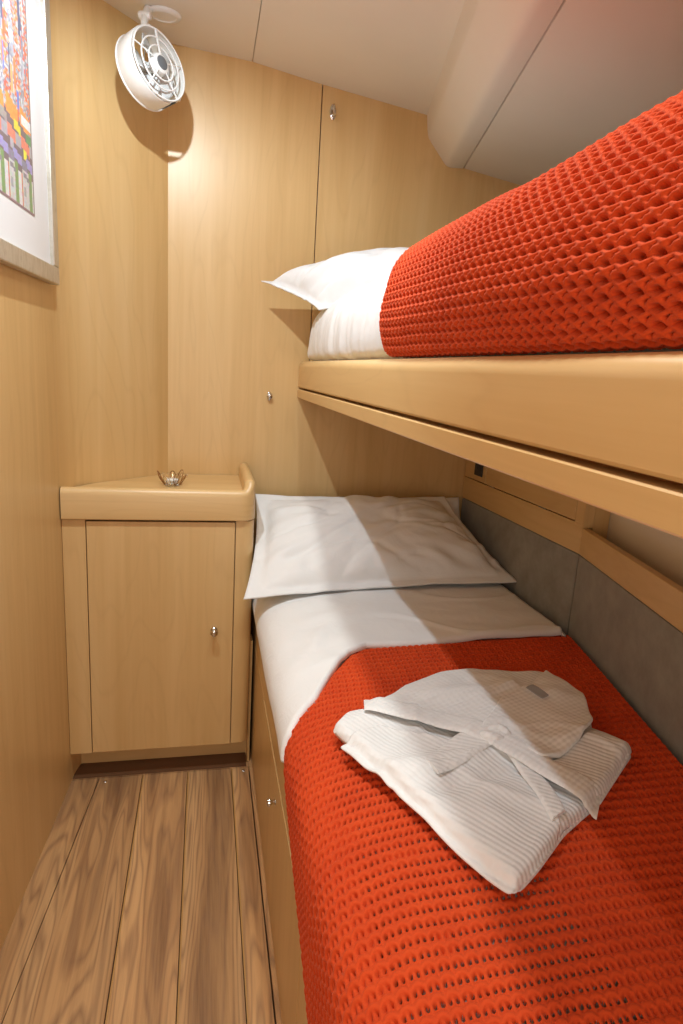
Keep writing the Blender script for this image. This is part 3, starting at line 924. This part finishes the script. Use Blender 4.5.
railsec(pts, 'side_board', M['mapleY'])
railsec([(XU-.001, 1.207), (XU+.001, 1.205), (XU+.03, 1.205), (XU+.03, 1.2345), (XU+.001, 1.2345), (XU-.001, 1.2325)], 'lower_strip', M['mapleY'])
bm = B(); prism(bm, [(XU+.042, -.58), (.60, -.58), (.985+.06, 1.44), (1.05, YB-.002), (XU+.042, YB-.002)], 1.208, 1.30)
obj('bunk_board', bm, M['mapleY'], ub)

# upper mattress, blanket, pillow
UP = np.array([(.350, 1.3325), (.331, 1.345), (.318, 1.39), (.322, 1.43), (.338, 1.475), (.368, 1.520), (.42, 1.561), (.50, 1.598), (.62, 1.622), (.80, 1.628), (.98, 1.60)])
UR, US = smoothline(UP, 60)
def uprof(s):
    x = np.interp(s, US, UR[:, 0]); z = np.interp(s, US, UR[:, 1])
    tx = np.gradient(UR[:, 0], US); tz = np.gradient(UR[:, 1], US)
    nx = -np.interp(s, US, tz); nz = np.interp(s, US, tx); l = np.hypot(nx, nz)
    return x, z, nx/l, nz/l
US1 = lambda Y: np.where(Y > 1.44, US[-1]*.97, US[-1]*.97-.21*(1.44-Y))
def YhU(U): return np.interp(U, [0, .03, .10, .18, .26, .34, .5, 1], [1.175, 1.185, 1.19, 1.21, 1.27, 1.34, 1.40, 1.42])
Pm, keep = blanket(lambda Y: 0*Y-.0, US1, YhU, -.5, uprof, -.001, total=.86, cp=.0180, cq=.0215, wob=.010)
me = gridmesh(Pm)
o = obj('knitted_blanket', me, M['yarn'], None, 0); o.data.shade_smooth()
tag(o, 'orange red chunky knitted blanket bulging over the edge of the upper bunk', 'blanket')
# mattress dressed in white, visible between blanket and pillow
MP = np.array([(.350, 1.3325), (.337, 1.345), (.331, 1.38), (.333, 1.43), (.345, 1.468), (.375, 1.502), (.43, 1.532), (.52, 1.552), (.70, 1.56), (.95, 1.55)])
MR, MS = smoothline(MP, 40)
ny, ns = 240, 110
P = np.zeros((ny, ns, 3))
ys = np.linspace(-.45, 2.12, ny)
for i, y in enumerate(ys):
    s = np.linspace(0, MS[-1]-(0 if y > 1.44 else .21*(1.44-y)), ns)
    x = np.interp(s, MS, MR[:, 0]); z = np.interp(s, MS, MR[:, 1])
    e = np.clip((2.12-y)/.05, 0, 1)**.5
    z = 1.334 + (z-1.334)*(.35+.65*e)
    k = np.clip((y-1.0)/.2, 0, 1)
    mi = .020*np.clip((1.12-y)/.06, 0, 1)
    x = x + mi*np.clip(1-s/.5, 0, 1); z = z - mi*np.clip(s/.15, 0, 1)
    drape = .012*vnoise(s*3+y*14+10, y*26+0*s, 5)+.006*vnoise(s*10, y*60, 6)
    x = x - k*(.004+drape)*np.clip(1-s/.35, 0, 1)*np.clip(s/.02, 0, 1)
    z = z + k*drape*.8*np.clip((s-.1)/.1, 0, 1)
    P[i] = np.stack([x, np.full(ns, y), z], 1)
me = gridmesh(close_bottom(P, 1.3325) if False else P)
bmx = B(); bmx.from_mesh(me)
# close the bottom and the ends
bmx.verts.ensure_lookup_table()
VL = list(bmx.verts)
V = lambda i, j: VL[i*ns+j]
bl = [bmx.verts.new((P[i, -1, 0], ys[i], 1.3025)) for i in range(ny)]
al = [bmx.verts.new((.358, ys[i], 1.3025)) for i in range(ny)]
for i in range(ny-1):
    bmx.faces.new((V(i, ns-1), V(i+1, ns-1), bl[i+1], bl[i])); bmx.faces.new((bl[i], bl[i+1], al[i+1], al[i])); bmx.faces.new((al[i], al[i+1], V(i+1, 0), V(i, 0)))
bmx.faces.new([V(0, j) for j in range(ns)]+[bl[0], al[0]]); bmx.faces.new([V(ny-1, j) for j in range(ns-1, -1, -1)]+[al[-1], bl[-1]])
bmesh.ops.recalc_face_normals(bmx, faces=bmx.faces[:])
o = obj('mattress', bmx, M['cotton'], None, 50)
tag(o, 'white sheeted mattress end on the upper bunk between blanket and pillow', 'mattress')
pillow('pillow', [(.322, 1.90, 1.478), (.93, 1.70, 1.58), (.95, 2.14, 1.62), (.168, 2.10, 1.565)], .135, .045, 'white pillow on the upper bunk with one corner poking past the side board', seed=14, wr=1.2, flange=.09)

# ------------------------------------------------------------------ folded waffle robe
#RB
ROBE = {
 'base': [(0.232, 0.99), (0.306, 0.813), (0.355, 0.689), (0.393, 0.601), (0.443, 0.635), (0.516, 0.692), (0.616, 0.75), (0.762, 0.866), (0.739, 0.9), (0.718, 0.926), (0.753, 0.985), (0.774, 1.041), (0.753, 1.157), (0.645, 1.176), (0.585, 1.187), (0.509, 1.175), (0.421, 1.117), (0.356, 1.076), (0.309, 1.043), (0.265, 1.034)],
 'belt': [(0.309, 1.066), (0.295, 1.009), (0.371, 1.029), (0.354, 0.975), (0.453, 0.978), (0.429, 0.928), (0.497, 0.933), (0.468, 0.887), (0.54, 0.872), (0.504, 0.831), (0.577, 0.806), (0.541, 0.77), (0.625, 0.759), (0.579, 0.705)],
 'tail1': [(0.504, 0.932), (0.507, 0.882), (0.452, 0.919), (0.453, 0.854), (0.417, 0.899), (0.415, 0.832), (0.355, 0.855), (0.367, 0.812)],
 'tail2': [(0.498, 0.895), (0.531, 0.892), (0.503, 0.816), (0.535, 0.828), (0.504, 0.753), (0.539, 0.766), (0.497, 0.695), (0.53, 0.712)],
 'lap_r': [(0.571, 1.012), (0.662, 1.063), (0.73, 1.122), (0.753, 1.013), (0.709, 0.916), (0.645, 0.86), (0.589, 0.827), (0.55, 0.823), (0.517, 0.864), (0.478, 0.91)],
 'lap_l': [(0.331, 1.041), (0.4, 1.088), (0.494, 1.139), (0.567, 1.15), (0.626, 1.14), (0.666, 1.071), (0.575, 1.001), (0.473, 0.91), (0.429, 0.967), (0.398, 1.019)],
 'skirt': [(0.234, 0.938), (0.315, 0.97), (0.395, 0.929), (0.473, 0.889), (0.511, 0.87), (0.517, 0.763), (0.512, 0.693), (0.486, 0.664), (0.434, 0.624), (0.384, 0.597), (0.347, 0.676), (0.3, 0.801)],
 'sleeve': [(0.695, 0.895), (0.736, 0.841), (0.61, 0.74), (0.58, 0.768), (0.555, 0.814)],
 'label': [(0.633, 1.033), (0.654, 1.043), (0.666, 0.999), (0.646, 0.99)],
 'r1': (0.264, 0.845, 0.502, 0.871),
 'r2': (0.359, 0.784, 0.51, 0.815),
 'r3': (0.437, 1.045, 0.619, 1.067),
 'knot': (0.502, 0.895),
}
#RE

def polydist(x, y, P):
    P = np.asarray(P); d = np.full(x.shape, 9.)
    for i in range(len(P)):
        a, b_ = P[i], P[(i+1) % len(P)]; v = b_-a
        t = np.clip(((x-a[0])*v[0]+(y-a[1])*v[1])/(v@v), 0, 1)
        d = np.minimum(d, np.hypot(x-a[0]-t*v[0], y-a[1]-t*v[1]))
    return d
def inside(x, y, P):
    P = np.asarray(P); c = np.zeros(x.shape, bool); j = len(P)-1
    for i in range(len(P)):
        xi, yi = P[i]; xj, yj = P[j]
        k = ((yi > y) != (yj > y)) & (x < (xj-xi)*(y-yi)/(yj-yi+1e-12)+xi); c ^= k; j = i
    return c
def resample(P, n, smooth=1):
    P = np.asarray(P, float)
    Q = np.vstack([P, P[:1]]); s = np.concatenate([[0], np.cumsum(np.linalg.norm(np.diff(Q, axis=0), axis=1))])
    t = np.linspace(0, s[-1], n, endpoint=False)
    R_ = np.stack([np.interp(t, s, Q[:, 0]), np.interp(t, s, Q[:, 1])], 1)
    for _ in range(smooth): R_ = (np.roll(R_, 1, 0)+2*R_+np.roll(R_, -1, 0))/4
    return R_
def seam_patch(P, top, bottom, th, rings=26, n=200, sm=2, cen=None):
    """closed cloth layer: star-shaped outline, top(x,y) surface, bottom(x,y) surface, edge rounding th"""
    R_ = resample(P, n, sm); c = np.mean(R_, 0) if cen is None else np.array(cen)
    ts = (np.linspace(0, 1, rings)**1.6)
    G = np.stack([R_+(c-R_)*t*.999 for t in ts], 0)       # rings,n,2
    x, y = G[..., 0], G[..., 1]
    d = polydist(x, y, R_)
    k = np.sqrt(np.clip(1-(1-np.clip(d/th, 0, 1))**2, 0, 1))
    zt, zb_ = top(x, y), bottom(x, y)
    mid = (zt*.5+zb_*.5)
    T_ = np.stack([x, y, mid+(zt-mid)*k], -1); Bo = np.stack([x, y, mid-(mid-zb_)*k], -1)
    A = np.concatenate([Bo[::-1], T_[1:]], 0)
    A = np.concatenate([A, A[:, :1]], 1)
    me = gridmesh(A)
    bm = B(); bm.from_mesh(me); bmesh.ops.remove_doubles(bm, verts=bm.verts[:], dist=5e-5)
    bmesh.ops.holes_fill(bm, edges=[e for e in bm.edges if e.is_boundary], sides=0)
    bmesh.ops.recalc_face_normals(bm, faces=bm.faces[:]); return bm
ZB = .6555
base = np.array(ROBE['base'])
baseR = resample(base, 160, 1)
def creases(x, y, a=.0032):
    n1 = vnoise(x*7+y*3+4, y*7-x*4+8, 51); n2 = vnoise(x*5-y*9+14, y*4+x*3+18, 52)
    return a*np.exp(-(n1/.07)**2) + a*.8*np.exp(-(n2/.06)**2)
def S(x, y):
    d = polydist(x, y, baseR)
    ins = inside(x, y, baseR)
    k = np.clip(d/.014, 0, 1); k = np.sqrt(np.clip(1-(1-k)**2, 0, 1))
    k = np.where(ins, k, 0)
    return ZB+.008 + .016*k + creases(x, y) + .010*vnoise(x*9+3, y*9+3, 31) + .007*vnoise(x*20+y*12+3, y*16-x*6+9, 32)
rb = thing('bathrobe', 'folded white waffle bathrobe with tied belt lying on the lower red blanket', 'bathrobe', (.52, .96, ZB))
W1, W2, W3, W4 = waffle('waffle_front', .95), waffle('waffle_collar', -.35), waffle('waffle_belt', -.55), waffle('waffle_sleeve', .6)
flat = lambda z: (lambda x, y: 0*x+z)
cen = base.mean(0)
obj('folded_back', seam_patch(cen+(base-cen)*.975+np.array([.004, -.006]), lambda x, y: 0*x+ZB+.013, flat(ZB), .008, cen=cen), W1, rb, 0)
obj('body', seam_patch(base, S, lambda x, y: np.minimum(S(x, y)-.004, ZB+.0135), .010, rings=46, n=320, cen=cen), W1, rb, 0)
def layer(name, key, lift, mat, th=.0035, rise=None, cen_=None, wr=.002, sd=40):
    P_ = np.array(ROBE[key])
    f = lambda x, y: S(x, y)+lift+(rise(x, y) if rise else 0)+wr*vnoise(x*26, y*26, sd)
    return obj(name, seam_patch(P_, lambda x, y: f(x, y)+th, lambda x, y: f(x, y)-.001, .0035, n=220, cen=cen_), mat, rb, 0)
sk = np.array(ROBE['skirt'])
def pl_ridge(ax, ay, bx, by, w, h):
    def f(x, y):
        vx, vy = bx-ax, by-ay; t = np.clip(((x-ax)*vx+(y-ay)*vy)/(vx*vx+vy*vy), 0, 1)
        d = np.hypot(x-ax-t*vx, y-ay-t*vy); return h*np.exp(-(d/w)**2)
    return f
r1 = pl_ridge(*ROBE['r1'], .020, .010); r2 = pl_ridge(*ROBE['r2'], .016, -.006); r3 = pl_ridge(*ROBE['r3'], .02, .008)
layer('front_panel', 'skirt', .002, W1, .004, lambda x, y: r1(x, y)+r2(x, y), wr=.003, sd=41)
layer('sleeve', 'sleeve', .004, W4, .008, None, sd=42)
layer('lapel', 'lap_l', .007, W2, .008, r3, sd=43)
layer('lapel', 'lap_r', .014, W2, .009, None, sd=44)
# neck label and shaded slit between the lapels, painted as one grey patch
nl = obj('neck_label_shade', seam_patch(np.array(ROBE['label']), lambda x, y: S(x, y)+.0275, lambda x, y: S(x, y)+.0255, .002, n=60, cen=np.mean(ROBE['label'], 0)), plain('grey_label_shade', (.35, .37, .40), .6), rb, 0)
nl['label'] = 'small grey patch for the neck label and the shaded slit'
def belt(name, key, width_from_pairs, lift, mat, n=60, taper=1):
    a = np.array(ROBE[key][0::2]); b_ = np.array(ROBE[key][1::2])
    t = np.linspace(0, 1, len(a)); tt = np.linspace(0, 1, n)
    def sm(v):
        r = np.interp(tt, t, v)
        for _ in range(4): r[1:-1] = (r[:-2]+2*r[1:-1]+r[2:])/4
        return r
    A = np.stack([sm(a[:, 0]), sm(a[:, 1])], 1); Bq = np.stack([sm(b_[:, 0]), sm(b_[:, 1])], 1)
    m = 15; w = np.linspace(0, 1, m)
    x = A[:, None, 0]*(1-w)+Bq[:, None, 0]*w; y = A[:, None, 1]*(1-w)+Bq[:, None, 1]*w
    lf = np.interp(tt, np.linspace(0, 1, len(lift)), lift)[:, None]
    k = np.sqrt(np.clip(1-(2*w-1)**6, 0, 1))[None]
    mid = S(x[:, m//2:m//2+1], y[:, m//2:m//2+1])
    z0_ = .5*S(x, y)+.5*mid+lf+.002*vnoise(x*30, y*30, 77)
    T_ = np.stack([x, y, z0_+.0045*k], -1); Bo = np.stack([x, y, z0_-.0015*k], -1)
    ringp = np.concatenate([T_, Bo[:, ::-1][:, 1:-1], T_[:, :1]], 1)
    c0 = ringp[:1].mean(1, keepdims=True)+0*ringp[:1]; c1 = ringp[-1:].mean(1, keepdims=True)+0*ringp[-1:]
    me = gridmesh(np.concatenate([c0, ringp, c1], 0))
    bm = B(); bm.from_mesh(me); bmesh.ops.remove_doubles(bm, verts=bm.verts[:], dist=2e-5); bmesh.ops.recalc_face_normals(bm, faces=bm.faces[:])
    return obj(name, bm, mat, rb, 50)
bt = belt('belt', 'belt', 0, [.010, .012, .013, .016, .020, .018, .014, .010], W3, 90)
belt('belt_tail', 'tail1', 0, [.020, .014, .010, .008], W4, 40)
belt('belt_tail', 'tail2', 0, [.018, .012, .009, .004], W4, 40)
kx, ky = ROBE['knot']
bm = B()
pts_ = [(kx+.020*math.cos(a)*(1), ky+.014*math.sin(a), float(S(np.array([kx]), np.array([ky]))[0])+.022+.006*math.sin(2*a)) for a in np.linspace(0, 2*PI, 14, endpoint=False)]
tube(bm, pts_, .0105, 12, closed=True)
for v in bm.verts: v.co.z = (v.co.z-.69)*.75+.69
obj('belt_knot', bm, W3, rb, 0).data.shade_smooth()

# ------------------------------------------------------------------ lights
def point(name, loc, e, r, col=(1, .93, .83)):
    l = bpy.data.lights.new(name, 'POINT'); l.energy = e; l.shadow_soft_size = r; l.color = col
    o = bpy.data.objects.new(name, l); o.location = loc; C.objects.link(o); return o
def spot(name, loc, e, r, ang, blend, aim=(0, 0, -1), col=(1, .95, .9)):
    l = bpy.data.lights.new(name, 'SPOT'); l.energy = e; l.shadow_soft_size = r; l.color = col
    l.spot_size = math.radians(ang); l.spot_blend = blend
    o = bpy.data.objects.new(name, l); o.location = loc
    o.rotation_euler = Vector(aim).to_track_quat('-Z', 'Y').to_euler(); C.objects.link(o); return o
spot('ceiling_downlight', (-.15, 1.22, 2.19), 32, .014, 135, .55, (-.03, .55, -1), (.86, 1, 1.08))
spot('ceiling_downlight', (.245, 1.22, 2.16), 19, .045, 115, .8, (0, 0, -1), (.96, 1, .95))
spot('ceiling_downlight', (.240, .42, 2.16), 27, .045, 115, .8, (0, 0, -1), (.96, 1, .95))
a = bpy.data.lights.new('fill_light', 'AREA'); a.energy = 7.5; a.size = .5; a.size_y = 1.4; a.shape = 'RECTANGLE'; a.color = (1, .98, .90)  # added fill behind the camera, lifts the shaded areas; no real lamp
ao = bpy.data.objects.new('fill_light', a); ao.location = (-.1, -.5, 1.2); ao.rotation_euler = (math.radians(90), 0, 0); C.objects.link(ao)

w = bpy.data.worlds.new('world'); sc.world = w; w.use_nodes = True
w.node_tree.nodes['Background'].inputs[0].default_value = (1, .9, .8, 1); w.node_tree.nodes['Background'].inputs[1].default_value = .2

# ------------------------------------------------------------------ camera
Rm = Matrix(((0.9764781567385862, -0.012970929193734618, -0.21522584512150053), (-0.2068175702035459, 0.22589668184593942, -0.9519438963437371), (0.060966401136317516, 0.9740649075533137, 0.2179005594431554)))
cam = bpy.data.cameras.new('camera'); co = bpy.data.objects.new('camera', cam); C.objects.link(co)
cam.sensor_fit = 'HORIZONTAL'; cam.sensor_width = 36; cam.lens = 36*623.68/683; cam.clip_start = .02
co.matrix_world = Matrix.Translation((0, 0, 1.30)) @ Rm.to_4x4()
sc.camera = co
sc.view_settings.view_transform = 'Standard'; sc.view_settings.look = 'None'; sc.view_settings.gamma = 1
sc.view_settings.use_curve_mapping = False
sc.view_settings.exposure = 0.06
